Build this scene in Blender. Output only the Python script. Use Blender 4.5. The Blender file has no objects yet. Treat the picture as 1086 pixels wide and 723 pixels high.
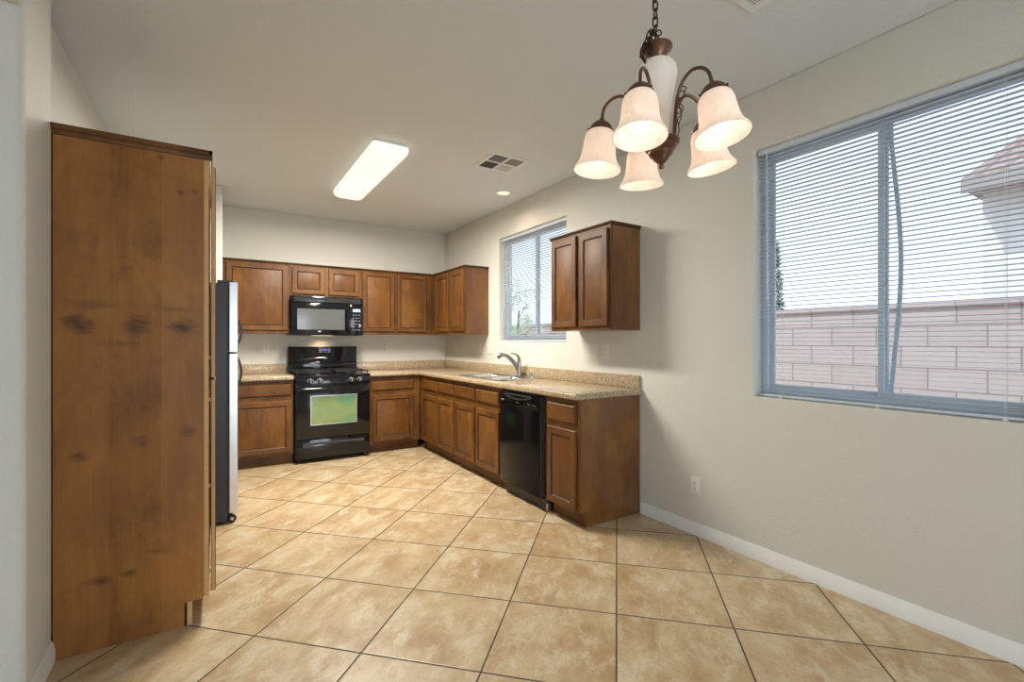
import bpy, bmesh, math, random
from mathutils import Vector, Matrix
random.seed(7)
S = bpy.context.scene
COL = S.collection
PI = math.pi

# ------------------------------------------------------------------ camera
cam_d = bpy.data.cameras.new('camera')
cam = bpy.data.objects.new('camera', cam_d); COL.objects.link(cam); S.camera = cam
cam.location = (-2.6698, -5.9062, 1.2696)
cam.rotation_euler = (PI/2, 0, -0.5651)
cam_d.sensor_width = 36.0
cam_d.lens = 498.27/1086*36.0
cam_d.shift_y = (361.8-361.5)/1086
cam_d.clip_start = 0.02; cam_d.clip_end = 200

# ------------------------------------------------------------------ view
S.view_settings.view_transform = 'Standard'
S.view_settings.look = 'None'
S.view_settings.gamma = 1.0
S.view_settings.use_curve_mapping = False
S.view_settings.exposure = 0.06

# ------------------------------------------------------------------ world
W = bpy.data.worlds.new('sky'); S.world = W; W.use_nodes = True
nt = W.node_tree; nt.nodes.clear()
wo = nt.nodes.new('ShaderNodeOutputWorld'); wb = nt.nodes.new('ShaderNodeBackground')
wt = nt.nodes.new('ShaderNodeTexCoord'); ws = nt.nodes.new('ShaderNodeSeparateXYZ'); wr = nt.nodes.new('ShaderNodeValToRGB')
nt.links.new(wt.outputs['Generated'], ws.inputs[0]); nt.links.new(ws.outputs['Z'], wr.inputs[0])
nt.links.new(wr.outputs[0], wb.inputs[0]); nt.links.new(wb.outputs[0], wo.inputs[0])
wr.color_ramp.elements[0].position = 0.0; wr.color_ramp.elements[0].color = (0.88, 0.93, 1.0, 1)
wr.color_ramp.elements[1].position = 0.8; wr.color_ramp.elements[1].color = (0.55, 0.72, 1.0, 1)
wb.inputs['Strength'].default_value = 1.75

def area(name, loc, rot, sx, sy, power, color):
    l = bpy.data.lights.new(name, 'AREA'); l.shape = 'RECTANGLE'; l.size = sx; l.size_y = sy
    l.energy = power; l.color = color
    o = bpy.data.objects.new(name, l); COL.objects.link(o); o.location = loc; o.rotation_euler = rot
    return o
# daylight coming in through the sliding door behind the camera and the family room window
area('daylight_sliding_door', (-1.45, -9.33, 1.1), (PI/2+0.30, 0, 0), 2.2, 2.0, 84, (0.80, 0.90, 1.0))
area('daylight_family_window', (-6.93, -6.6, 1.45), (PI/2+0.25, 0, -PI/2), 2.4, 1.4, 30, (0.72, 0.86, 1.0))
sun_d = bpy.data.lights.new('sun', 'SUN'); sun_d.energy = 2.5; sun_d.angle = 0.01; sun_d.color = (1.0, 0.95, 0.88)
sun = bpy.data.objects.new('sun', sun_d); COL.objects.link(sun)
sun.rotation_euler = Vector((0.55, -0.30, -0.78)).to_track_quat('-Z', 'Y').to_euler()

# ------------------------------------------------------------------ node helpers
def new_mat(name):
    m = bpy.data.materials.new(name); m.use_nodes = True
    n = m.node_tree; n.nodes.clear()
    out = n.nodes.new('ShaderNodeOutputMaterial'); b = n.nodes.new('ShaderNodeBsdfPrincipled')
    n.links.new(b.outputs[0], out.inputs[0])
    return m, n, b
def N(n, t, **k):
    x = n.nodes.new(t)
    for a, v in k.items(): setattr(x, a, v)
    return x
def setin(node, **k):
    for a, v in k.items():
        node.inputs[a.replace('_', ' ')].default_value = v
def noise(n, vec, scale, detail=4, rough=0.55, dist=0):
    x = N(n, 'ShaderNodeTexNoise'); x.inputs['Scale'].default_value = scale; x.inputs['Detail'].default_value = detail
    x.inputs['Roughness'].default_value = rough; x.inputs['Distortion'].default_value = dist
    if vec is not None: n.links.new(vec, x.inputs['Vector'])
    return x.outputs['Fac']
def mapping(n, vec, scale=(1, 1, 1), rot=(0, 0, 0), loc=(0, 0, 0)):
    x = N(n, 'ShaderNodeMapping'); n.links.new(vec, x.inputs['Vector'])
    x.inputs['Scale'].default_value = scale; x.inputs['Rotation'].default_value = rot; x.inputs['Location'].default_value = loc
    return x.outputs[0]
def ramp(n, fac, stops, interp='LINEAR'):
    x = N(n, 'ShaderNodeValToRGB'); n.links.new(fac, x.inputs[0]); x.color_ramp.interpolation = interp
    e = x.color_ramp.elements
    while len(e) < len(stops): e.new(0.5)
    for i, (p, c) in enumerate(stops):
        e[i].position = p; e[i].color = (c[0], c[1], c[2], 1) if not isinstance(c, (int, float)) else (c, c, c, 1)
    return x.outputs[0]
def mth(n, op, a, b=None, clamp=False):
    x = N(n, 'ShaderNodeMath', operation=op, use_clamp=clamp)
    for i, v in enumerate((a, b)):
        if v is None: continue
        if isinstance(v, (int, float)): x.inputs[i].default_value = v
        else: n.links.new(v, x.inputs[i])
    return x.outputs[0]
def mix(n, fac, a, b, mode='MIX'):
    x = N(n, 'ShaderNodeMix', data_type='RGBA', blend_type=mode)
    for i, v in ((0, fac), (6, a), (7, b)):
        if isinstance(v, (int, float)): x.inputs[i].default_value = v if i == 0 else (v, v, v, 1)
        elif isinstance(v, tuple): x.inputs[i].default_value = (v[0], v[1], v[2], 1)
        else: n.links.new(v, x.inputs[i])
    return x.outputs[2]
def bump(n, b, h, strength, dist=0.01):
    x = N(n, 'ShaderNodeBump'); x.inputs['Strength'].default_value = strength; x.inputs['Distance'].default_value = dist
    n.links.new(h, x.inputs['Height']); n.links.new(x.outputs[0], b.inputs['Normal'])
def coord(n, kind='Object'):
    return N(n, 'ShaderNodeTexCoord').outputs[kind]
def randvec(n, vec):
    oi = N(n, 'ShaderNodeObjectInfo'); s = mth(n, 'MULTIPLY', oi.outputs['Random'], 37.0)
    x = N(n, 'ShaderNodeVectorMath', operation='ADD'); n.links.new(vec, x.inputs[0])
    c = N(n, 'ShaderNodeCombineXYZ')
    for i in range(3): n.links.new(s, c.inputs[i])
    n.links.new(c.outputs[0], x.inputs[1]); return x.outputs[0]

def simple(name, color, rough=0.5, metal=0.0, bumps=None, coat=0.0, spec=0.5, vary=0.06, emis=None, estr=0):
    m, n, b = new_mat(name)
    c = coord(n)
    f = noise(n, c, 9, 3)
    col = mix(n, f, tuple(v*(1-vary) for v in color), tuple(min(1, v*(1+vary)) for v in color))
    n.links.new(col, b.inputs['Base Color'])
    b.inputs['Roughness'].default_value = rough; b.inputs['Metallic'].default_value = metal
    b.inputs['Coat Weight'].default_value = coat; b.inputs['Coat Roughness'].default_value = 0.08
    b.inputs['Specular IOR Level'].default_value = spec
    if bumps: bump(n, b, noise(n, c, bumps[0], 3), bumps[1], bumps[2] if len(bumps) > 2 else 0.002)
    if emis:
        b.inputs['Emission Color'].default_value = (*emis, 1); b.inputs['Emission Strength'].default_value = estr
    return m

# ------------------------------------------------------------------ materials
def wall_mat(name, color, sc=110, st=0.35):
    m, n, b = new_mat(name); c = coord(n)
    col = mix(n, noise(n, c, 1.3, 3), tuple(v*0.97 for v in color), color)
    n.links.new(col, b.inputs['Base Color']); b.inputs['Roughness'].default_value = 0.75
    h = ramp(n, noise(n, c, sc, 3, 0.6), [(0.38, 0), (0.62, 1)])
    bump(n, b, h, st, 0.002); return m
M_wall = wall_mat('wall_paint', (0.68, 0.66, 0.595))
M_ceil = wall_mat('ceiling_paint', (0.71, 0.74, 0.755), 60, 0.5)
M_trim = simple('white_trim_paint', (0.80, 0.79, 0.76), 0.4)
M_plate = simple('white_plastic', (0.74, 0.73, 0.69), 0.35)
M_slot = simple('dark_slot', (0.05, 0.05, 0.05), 0.6)

def wood_mat(name, horiz=False, dark=1.0, knots=None, coatr=0.35, coat=0.12):
    m, n, b = new_mat(name); c0 = coord(n); c = c0 if knots else randvec(n, c0)
    sc = (0.8, 6, 6) if horiz else (6, 6, 0.8)
    v = mapping(n, c, sc)
    g1 = noise(n, v, 2.2, 5, 0.6, 0.9)
    v2 = mapping(n, c, (1.2, 120, 120) if horiz else (120, 120, 1.2))
    g2 = noise(n, v2, 1.6, 3, 0.6)
    big = noise(n, mapping(n, c, (2.2, 2.2, 1.1)), 1.6, 4, 0.6, 0.4)
    base = ramp(n, g1, [(0.25, (0.085*dark, 0.027*dark, 0.004*dark)), (0.5, (0.135*dark, 0.048*dark, 0.008*dark)), (0.75, (0.185*dark, 0.072*dark, 0.012*dark))])
    base = mix(n, ramp(n, big, [(0.40, 0.0), (0.65, 0.75)]), base, (0.25*dark, 0.105*dark, 0.018*dark))
    base = mix(n, ramp(n, g2, [(0.35, 0.86), (0.6, 1.0)]), (0, 0, 0), base)
    base = mix(n, ramp(n, noise(n, mapping(n, c, (3, 3, 2)), 2.6, 5, 0.7, 0.5), [(0.48, 0.0), (0.68, 0.55)]), base, (0.085*dark, 0.030*dark, 0.008*dark))
    if knots:
        # veneer strips joined side by side, each slightly different in tone (seen across local X)
        sx = N(n, 'ShaderNodeSeparateXYZ'); n.links.new(c0, sx.inputs[0])
        strip = N(n, 'ShaderNodeTexWhiteNoise', noise_dimensions='1D')
        n.links.new(mth(n, 'FLOOR', mth(n, 'DIVIDE', sx.outputs[0], 0.175)), strip.inputs['W'])
        base = mix(n, mth(n, 'MULTIPLY', strip.outputs['Value'], 0.30), base, (0.30*dark, 0.13*dark, 0.04*dark))
        nz = noise(n, mapping(n, c0, (5, 5, 14)), 1.6, 5, 0.65, 0.8)
        tot = None
        for (kx, kz, rx, rz, s) in knots:
            dx = mth(n, 'DIVIDE', mth(n, 'SUBTRACT', sx.outputs[0], kx), rx)
            dz = mth(n, 'DIVIDE', mth(n, 'SUBTRACT', sx.outputs[2], kz), rz)
            d = mth(n, 'SQRT', mth(n, 'ADD', mth(n, 'POWER', mth(n, 'ABSOLUTE', dx), 2.0), mth(n, 'POWER', mth(n, 'ABSOLUTE', dz), 2.0)))
            d = mth(n, 'ADD', d, mth(n, 'MULTIPLY', mth(n, 'SUBTRACT', nz, 0.5), 2.6))
            k = mth(n, 'MULTIPLY', mth(n, 'SUBTRACT', 1.0, d, True), s)
            tot = k if tot is None else mth(n, 'MAXIMUM', tot, k)
        base = mix(n, tot, base, (0.035, 0.017, 0.010))
    n.links.new(base, b.inputs['Base Color'])
    b.inputs['Roughness'].default_value = 0.5
    b.inputs['Coat Weight'].default_value = coat; b.inputs['Specular IOR Level'].default_value = 0.3; b.inputs['Coat Roughness'].default_value = coatr
    bump(n, b, g2, 0.06, 0.001)
    return m
M_wood = wood_mat('cherry_stained_maple', False, 0.86)
M_woodh = wood_mat('cherry_stained_maple_horizontal', True, 0.82)
M_woodd = wood_mat('cherry_stained_maple_dark', True, 0.42)
M_woodp = wood_mat('cherry_stained_panel', False, 1.05, None, 0.12, 0.9)
M_woodq = wood_mat('cherry_stained_door_panel', False, 0.98)
M_groove = simple('dark_panel_groove', (0.035, 0.013, 0.006), 0.5)
M_toe = wood_mat('brown_toe_kick', True, 0.8)
M_rawwood = simple('raw_light_wood_edge', (0.58, 0.33, 0.13), 0.5, vary=0.2)
KN = [(0.075, 1.34, .055, .055, .95), (0.26, 1.335, .06, .05, .75), (0.43, 1.33, .055, .055, .85), (0.12, 1.42, .13, .03, .35), (0.40, 1.41, .10, .025, .35),
      (0.085, .80, .04, .035, .85), (0.28, .83, .04, .035, .6), (0.45, .87, .035, .03, .6), (0.15, .28, .05, .025, .8), (0.24, .29, .03, .02, .7),
      (0.21, 1.26, .10, .02, .35), (0.42, 1.93, .02, .015, .7), (0.47, 1.94, .02, .015, .7), (0.35, 2.07, .02, .015, .6), (0.13, 1.65, .015, .10, .25), (.34, .36, .05, .02, .4)]
M_pantry = wood_mat('cherry_stained_pantry_panel', False, 1.6, KN, 0.28)

def tile_mat():
    m, n, b = new_mat('travertine_floor_tile'); c = coord(n)
    P = 0.5078; g = 0.0036
    r = mapping(n, c, (1, 1, 1), (0, 0, -PI/4))      # a=(x+y)/sqrt2 , b=(y-x)/sqrt2
    s = N(n, 'ShaderNodeSeparateXYZ'); n.links.new(r, s.inputs[0])
    a = mth(n, 'DIVIDE', mth(n, 'ADD', s.outputs[0], 3.8225), P)
    d = mth(n, 'DIVIDE', mth(n, 'ADD', s.outputs[1], 0.2540), P)
    def edge(t):
        f = mth(n, 'FRACT', t); return mth(n, 'MINIMUM', f, mth(n, 'SUBTRACT', 1.0, f))
    jit = mth(n, 'MULTIPLY', mth(n, 'SUBTRACT', noise(n, c, 60, 2), 0.5), 0.0022)
    e = mth(n, 'ADD', mth(n, 'MINIMUM', edge(a), edge(d)), jit)
    grout = mth(n, 'LESS_THAN', e, g/P)
    soft = ramp(n, e, [(g/P*0.8, 0), (g/P*2.2, 1)])
    cx = N(n, 'ShaderNodeCombineXYZ'); n.links.new(mth(n, 'FLOOR', a), cx.inputs[0]); n.links.new(mth(n, 'FLOOR', d), cx.inputs[1])
    wn = N(n, 'ShaderNodeTexWhiteNoise', noise_dimensions='3D'); n.links.new(cx.outputs[0], wn.inputs['Vector'])
    # each tile has its own cut of the pattern
    off = N(n, 'ShaderNodeVectorMath', operation='MULTIPLY_ADD'); n.links.new(wn.outputs['Color'], off.inputs[0])
    off.inputs[1].default_value = (30, 30, 30); n.links.new(r, off.inputs[2])
    v1 = mapping(n, off.outputs[0], (2.0, 3.2, 1))
    n1 = noise(n, v1, 1.7, 6, 0.62, 0.5)
    n2 = noise(n, mapping(n, off.outputs[0], (3, 4.5, 1)), 2.2, 6, 0.72, 0.25)
    n3 = noise(n, off.outputs[0], 55, 3, 0.6)
    col = ramp(n, n1, [(0.32, (0.46, 0.285, 0.15)), (0.46, (0.56, 0.385, 0.225)), (0.58, (0.64, 0.48, 0.31)), (0.70, (0.74, 0.61, 0.46))])
    col = mix(n, ramp(n, n2, [(0.50, 0.0), (0.64, 0.8)]), col, (0.76, 0.63, 0.48))
    col = mix(n, ramp(n, n2, [(0.30, 0.6), (0.44, 0.0)]), col, (0.44, 0.26, 0.135))
    col = mix(n, ramp(n, n3, [(0.30, 0.25), (0.5, 0.0)]), col, (0.36, 0.22, 0.12))
    col = mix(n, mth(n, 'MULTIPLY', wn.outputs['Value'], 0.22), col, (0.45, 0.29, 0.16))
    col = mix(n, 1.0, col, (0.87, 0.90, 0.85), 'MULTIPLY')
    col = mix(n, grout, col, (0.075, 0.058, 0.043))
    n.links.new(col, b.inputs['Base Color'])
    ro = mth(n, 'ADD', mth(n, 'MULTIPLY', n2, 0.22), 0.26); ro = mix(n, grout, ro, 0.9)
    n.links.new(ro, b.inputs['Roughness'])
    hh = mth(n, 'ADD', soft, mth(n, 'MULTIPLY', n2, 0.12))
    bump(n, b, hh, 0.35, 0.002)
    return m
M_tile = tile_mat()

def granite():
    m, n, b = new_mat('speckled_tan_granite'); c = coord(n)
    n1 = noise(n, c, 85, 4, 0.95); n2 = noise(n, c, 50, 3, 0.85); n3 = noise(n, c, 160, 1)
    col = ramp(n, n1, [(0.36, (0.14, 0.09, 0.05)), (0.44, (0.33, 0.235, 0.135)), (0.52, (0.45, 0.34, 0.21)), (0.62, (0.68, 0.58, 0.44))])
    col = mix(n, ramp(n, n2, [(0.56, 0), (0.66, 0.6)]), col, (0.36, 0.25, 0.14))
    col = mix(n, ramp(n, n3, [(0.30, 0.7), (0.38, 0)]), col, (0.12, 0.07, 0.04))
    n.links.new(col, b.inputs['Base Color']); b.inputs['Roughness'].default_value = 0.16
    return m
M_gran = granite()
M_black = simple('black_gloss_enamel', (0.006, 0.006, 0.008), 0.09, coat=0.2, spec=0.4)
M_dwb = simple('black_dishwasher_enamel', (0.004, 0.004, 0.005), 0.14, spec=0.14)
M_blacks = simple('black_satin_plastic', (0.016, 0.016, 0.018), 0.32, bumps=(240, 0.3, 0.001))
M_fridge = simple('black_textured_steel', (0.022, 0.024, 0.028), 0.34, bumps=(130, 0.6, 0.002))
M_iron = simple('cast_iron', (0.012, 0.012, 0.013), 0.55)
M_steel = simple('brushed_stainless_steel', (0.62, 0.60, 0.59), 0.30, 1.0)
M_sink = simple('sink_stainless_steel', (0.72, 0.72, 0.72), 0.22, 1.0)
M_nickel = simple('brushed_nickel', (0.36, 0.34, 0.31), 0.24, 1.0)
M_chrome = simple('chrome', (0.8, 0.8, 0.8), 0.08, 1.0)
M_mark = simple('silver_badge', (0.62, 0.62, 0.63), 0.3, 0.6)
M_key = simple('grey_keypad_print', (0.20, 0.21, 0.24), 0.4)
M_knob = simple('black_knob_plastic', (0.03, 0.03, 0.032), 0.25)
M_mwin = simple('microwave_window_glass', (0.10, 0.105, 0.10), 0.12, coat=0.4)
M_disp = simple('microwave_display', (0.30, 0.38, 0.50), 0.2, emis=(0.45, 0.6, 0.9), estr=0.25)
M_blue = simple('blue_led_digits', (0.05, 0.08, 0.5), 0.3, emis=(0.10, 0.16, 0.95), estr=0.7)
M_bronze = simple('rubbed_bronze', (0.15, 0.074, 0.046), 0.36, 0.6, vary=0.5)
M_bronzed = simple('dark_bronze_chain', (0.045, 0.027, 0.019), 0.4, 0.8, vary=0.3)
M_vinyl = simple('window_vinyl', (0.62, 0.68, 0.74), 0.4)
M_blind = simple('blind_slat_aluminium', (0.60, 0.65, 0.70), 0.45)
M_cord = simple('blind_cord', (0.75, 0.75, 0.73), 0.7)
M_vent = simple('vent_white_metal', (0.78, 0.79, 0.76), 0.45)
M_louver = simple('vent_louver_grey_shading', (0.20, 0.215, 0.21), 0.5)  # louver tones: shading of each blade direction put into the colour
M_louvert = simple('vent_louver_tan_shading', (0.33, 0.30, 0.25), 0.5)
M_louverd = simple('vent_louver_dark_shading', (0.05, 0.05, 0.045), 0.5)
M_ventin = simple('vent_duct_dark', (0.02, 0.02, 0.02), 0.8)

def oven_glass():
    m, n, b = new_mat('green_coated_oven_glass'); c = coord(n)
    f = noise(n, mapping(n, c, (3.2, 1, 5)), 1.0, 2, 0.5, 0.5)
    col = ramp(n, f, [(0.34, (0.12, 0.27, 0.17)), (0.46, (0.16, 0.29, 0.13)), (0.58, (0.24, 0.31, 0.12)), (0.72, (0.20, 0.30, 0.15))])
    n.links.new(col, b.inputs['Base Color']); b.inputs['Roughness'].default_value = 0.12; b.inputs['Coat Weight'].default_value = 0.6
    return m
M_oven = oven_glass()

def shade_mat(name, ecol, estr, e2, vs=26):
    m, n, b = new_mat(name); c = coord(n)
    f = noise(n, mapping(n, c, (1, 1, 1)), vs, 5, 0.7, 1.2)
    col = ramp(n, f, [(0.35, (0.88, 0.80, 0.72)), (0.55, (0.94, 0.90, 0.86)), (0.62, (0.86, 0.76, 0.66)), (0.7, (0.92, 0.88, 0.82))])
    n.links.new(col, b.inputs['Base Color']); b.inputs['Roughness'].default_value = 0.35
    b.inputs['Emission Strength'].default_value = estr
    n.links.new(mix(n, f, ecol, e2), b.inputs['Emission Color'])
    tr = N(n, 'ShaderNodeBsdfTranslucent'); n.links.new(col, tr.inputs[0])
    mx = N(n, 'ShaderNodeMixShader'); mx.inputs[0].default_value = 0.45
    out = [x for x in n.nodes if x.type == 'OUTPUT_MATERIAL'][0]
    n.links.new(b.outputs[0], mx.inputs[1]); n.links.new(tr.outputs[0], mx.inputs[2]); n.links.new(mx.outputs[0], out.inputs[0])
    return m
M_shade = shade_mat('lit_alabaster_glass', (1.0, 0.72, 0.56), 0.27, (1.0, 0.66, 0.48))
M_vase = shade_mat('frosted_glass_added_glow', (1.0, 0.9, 0.8), 0.13, (1.0, 0.9, 0.8), 1.5)  # no lamp inside; emission added to brighten the glass column
M_bulb = simple('glowing_bulb', (1, 1, 1), 0.4, emis=(1.0, 0.88, 0.74), estr=1.5)
M_fluor = simple('fluorescent_diffuser', (0.85, 0.84, 0.75), 0.4, emis=(1.0, 0.96, 0.82), estr=0.8, vary=0.02)
M_can = simple('glowing_downlight_bulb', (1, 1, 1), 0.4, emis=(1.0, 0.72, 0.56), estr=0.75)
M_lens = simple('microwave_lamp_lens', (1, 1, 1), 0.4, emis=(1.0, 0.75, 0.5), estr=1.5)

def glass_mat():
    m = bpy.data.materials.new('window_glass'); m.use_nodes = True; n = m.node_tree; n.nodes.clear()
    out = N(n, 'ShaderNodeOutputMaterial'); t = N(n, 'ShaderNodeBsdfTransparent'); g = N(n, 'ShaderNodeBsdfGlossy')
    g.inputs['Roughness'].default_value = 0.02; t.inputs[0].default_value = (0.93, 0.96, 0.97, 1)
    f = N(n, 'ShaderNodeFresnel'); gm = N(n, 'ShaderNodeNewGeometry')
    n.links.new(mth(n, 'ADD', 1.45, mth(n, 'MULTIPLY', gm.outputs['Backfacing'], -0.7603)), f.inputs[0]); mx = N(n, 'ShaderNodeMixShader')
    n.links.new(f.outputs[0], mx.inputs[0]); n.links.new(t.outputs[0], mx.inputs[1]); n.links.new(g.outputs[0], mx.inputs[2])
    n.links.new(mx.outputs[0], out.inputs[0]); return m
M_glass = glass_mat()

def block_mat():
    m, n, b = new_mat('pinkish_block_masonry'); c = coord(n)
    s = N(n, 'ShaderNodeSeparateXYZ'); n.links.new(c, s.inputs[0])
    q = N(n, 'ShaderNodeCombineXYZ'); n.links.new(s.outputs[1], q.inputs[0]); n.links.new(s.outputs[2], q.inputs[1])
    br = N(n, 'ShaderNodeTexBrick'); n.links.new(q.outputs[0], br.inputs['Vector'])
    br.inputs['Color1'].default_value = (0.62, 0.50, 0.47, 1); br.inputs['Color2'].default_value = (0.68, 0.56, 0.52, 1)
    br.inputs['Mortar'].default_value = (0.33, 0.25, 0.23, 1); br.inputs['Scale'].default_value = 1.0
    br.inputs['Mortar Size'].default_value = 0.006; br.inputs['Brick Width'].default_value = 0.4064; br.inputs['Row Height'].default_value = 0.2032
    n.links.new(mix(n, mth(n, 'MULTIPLY', noise(n, c, 22, 4), 0.3), br.outputs[0], (0.5, 0.4, 0.37)), b.inputs['Base Color'])
    b.inputs['Roughness'].default_value = 0.95; return m
M_block = block_mat()
M_stucco = simple('white_stucco', (0.86, 0.84, 0.80), 0.9, bumps=(60, 0.5, 0.006))
M_eave = simple('eave_board_paint', (0.42, 0.36, 0.32), 0.7)
M_gravel = simple('desert_gravel', (0.50, 0.42, 0.33), 0.95, bumps=(40, 0.8, 0.02), vary=0.35)
def rooftile():
    m, n, b = new_mat('clay_roof_tile'); c = coord(n)
    w = N(n, 'ShaderNodeTexWave', wave_type='BANDS', bands_direction='Y'); n.links.new(c, w.inputs[0]); w.inputs['Scale'].default_value = 1.3
    n.links.new(mix(n, noise(n, c, 3.5, 3), (0.35, 0.20, 0.16), (0.62, 0.45, 0.38)), b.inputs['Base Color'])
    b.inputs['Roughness'].default_value = 0.9; bump(n, b, w.outputs['Fac'], 1.0, 0.08); return m
M_roof = rooftile()
M_leaf = simple('green_leaf', (0.50, 0.60, 0.36), 0.6, vary=0.5)
M_leafd = simple('dark_conifer_leaf', (0.12, 0.20, 0.14), 0.7, vary=0.4)
M_bark = simple('bark', (0.20, 0.14, 0.09), 0.9, bumps=(30, 0.8, 0.01), vary=0.3)

# ------------------------------------------------------------------ mesh helpers
class MB:
    def __init__(s): s.bm = bmesh.new()
    def _merge(s, t):
        me = bpy.data.meshes.new('tmp'); t.to_mesh(me); t.free(); s.bm.from_mesh(me); bpy.data.meshes.remove(me); return s
    def box(s, x0, x1, y0, y1, z0, z1, bev=0, seg=1, mtx=None):
        t = bmesh.new(); bmesh.ops.create_cube(t, size=1)
        for v in t.verts:
            v.co = Vector(((x0+x1)/2+v.co.x*(x1-x0), (y0+y1)/2+v.co.y*(y1-y0), (z0+z1)/2+v.co.z*(z1-z0)))
        if bev: bmesh.ops.bevel(t, geom=t.edges[:], offset=bev, segments=seg, affect='EDGES', profile=0.5)
        if mtx: bmesh.ops.transform(t, matrix=mtx, verts=t.verts)
        return s._merge(t)
    def rings(s, rings, cap0=True, cap1=True, closed=True):
        vs = [[s.bm.verts.new(p) for p in r] for r in rings]; k = len(vs[0])
        for a, b in zip(vs, vs[1:]):
            for i in range(k if closed else k-1):
                j = (i+1) % k; s.bm.faces.new((a[i], a[j], b[j], b[i]))
        if cap0: s.bm.faces.new(list(reversed(vs[0])))
        if cap1: s.bm.faces.new(vs[-1])
        return s
    def lathe(s, prof, c=(0, 0, 0), seg=28, cap0=True, cap1=True, mtx=None):
        R = []
        for r, z in prof:
            ring = []
            for i in range(seg):
                a = 2*PI*i/seg; p = Vector((r*math.cos(a), r*math.sin(a), z))
                if mtx: p = mtx @ p
                ring.append(p+Vector(c))
            R.append(ring)
        return s.rings(R, cap0, cap1)
    def tube(s, pts, r, seg=8, closed=False, cap=True):
        pts = [Vector(p) for p in pts]; n = len(pts); R = []; up = None
        for i, p in enumerate(pts):
            if closed: d = pts[(i+1) % n]-pts[i-1]
            else: d = pts[min(i+1, n-1)]-pts[max(i-1, 0)]
            d.normalize()
            if up is None: up = d.orthogonal().normalized()
            u = (up-d*up.dot(d))
            u = u.normalized() if u.length > 1e-5 else d.orthogonal().normalized()
            up = u; w = d.cross(u)
            rr = r[i] if isinstance(r, (list, tuple)) else r
            R.append([p+(u*math.cos(2*PI*k/seg)+w*math.sin(2*PI*k/seg))*rr for k in range(seg)])
        if closed: R.append(R[0]); s.rings(R, False, False)
        else: s.rings(R, cap, cap)
        return s
    def prism(s, poly, axis, a, b):
        def P(u, v, w):
            return {'x': (w, u, v), 'y': (u, w, v), 'z': (u, v, w)}[axis]
        return s.rings([[P(u, v, a) for u, v in poly], [P(u, v, b) for u, v in poly]])
    def cells(s, us, vs, keep, axis, a, b):
        """slab spanning a..b along axis, made of kept cells of the (u,v) grid, with openings"""
        def P(u, v, w):
            return {'x': (w, u, v), 'y': (u, w, v), 'z': (u, v, w)}[axis]
        K = {(i, j) for i in range(len(us)-1) for j in range(len(vs)-1) if keep((us[i]+us[i+1])/2, (vs[j]+vs[j+1])/2)}
        V = {}
        def vt(i, j, w):
            if (i, j, w) not in V: V[(i, j, w)] = s.bm.verts.new(P(us[i], vs[j], w))
            return V[(i, j, w)]
        for i, j in K:
            s.bm.faces.new([vt(i, j, a), vt(i+1, j, a), vt(i+1, j+1, a), vt(i, j+1, a)])
            s.bm.faces.new([vt(i, j, b), vt(i, j+1, b), vt(i+1, j+1, b), vt(i+1, j, b)])
            for (di, dj, e) in ((-1, 0, ((i, j), (i, j+1))), (1, 0, ((i+1, j), (i+1, j+1))), (0, -1, ((i, j), (i+1, j))), (0, 1, ((i, j+1), (i+1, j+1)))):
                if (i+di, j+dj) not in K:
                    p, q = e; s.bm.faces.new([vt(*p, a), vt(*q, a), vt(*q, b), vt(*p, b)])
        return s
    def build(s, name, mat, parent=None, smooth=True, bev=0, bseg=2, ang=35):
        bmesh.ops.remove_doubles(s.bm, verts=s.bm.verts, dist=1e-6)
        bmesh.ops.recalc_face_normals(s.bm, faces=s.bm.faces)
        if bev:
            ed = [e for e in s.bm.edges if len(e.link_faces) == 2 and e.calc_face_angle(0) > 0.8]
            bmesh.ops.bevel(s.bm, geom=ed, offset=bev, segments=bseg, affect='EDGES', profile=0.5)
        me = bpy.data.meshes.new(name); s.bm.to_mesh(me); s.bm.free()
        if smooth:
            for p in me.polygons: p.use_smooth = True
            me.set_sharp_from_angle(angle=math.radians(ang))
        me.materials.append(mat)
        o = bpy.data.objects.new(name, me); COL.objects.link(o)
        if parent: o.parent = parent
        return o
def thing(name, label, cat, loc=(0, 0, 0), rz=0, group=None, mtx=None):
    o = bpy.data.objects.new(name, None); COL.objects.link(o); o.empty_display_size = 0.1
    o.location = loc; o.rotation_euler = (0, 0, rz)
    o['label'] = label; o['category'] = cat
    if group: o['group'] = group
    return o
def tag(o, label, cat, group=None):
    o['label'] = label; o['category'] = cat
    if group: o['group'] = group
    return o
def struct(o): o['kind'] = 'structure'; return o
def box_obj(name, mat, parent, *a, bev=0, seg=1):
    return MB().box(*a, bev=bev, seg=seg).build(name, mat, parent)

# ------------------------------------------------------------------ the setting
H = 2.724
HF = 2.405
YN = -9.2            # rear wall
XL = -3.303; XB = -3.215; XF = -7.0
struct(MB().box(XF-0.2, 0.001, YN-0.2, 0.001, -0.12, 0).build('floor', M_tile))
struct(MB().box(XB-0.15, 0.15, YN-0.15, 0.15, H, H+0.12).build('ceiling', M_ceil))
struct(MB().box(XF-0.15, XB-0.151, YN-0.15, -3.667, HF, HF+0.12).build('ceiling_family_room', M_ceil))
WY0, WY1, WZ0, WZ1 = -5.535, -4.338, 0.947, 2.385          # dining window opening
SY0, SY1, SZ0, SZ1 = -2.600, -1.421, 1.262, 2.402          # window over the sink
def keep_r(y, z):
    return not ((WY0 < y < WY1 and WZ0 < z < WZ1) or (SY0 < y < SY1 and SZ0 < z < SZ1))
struct(MB().cells([YN, WY0, WY1, SY0, SY1, 0.0], [0, WZ0, SZ0, WZ1, SZ1, H], keep_r, 'x', 0.0, 0.15).build('wall_right', M_wall, bev=0.009, bseg=3))
struct(MB().box(-2.604, 0.15, 0.0, 0.12, 0, H).build('wall_back', M_wall))
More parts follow.
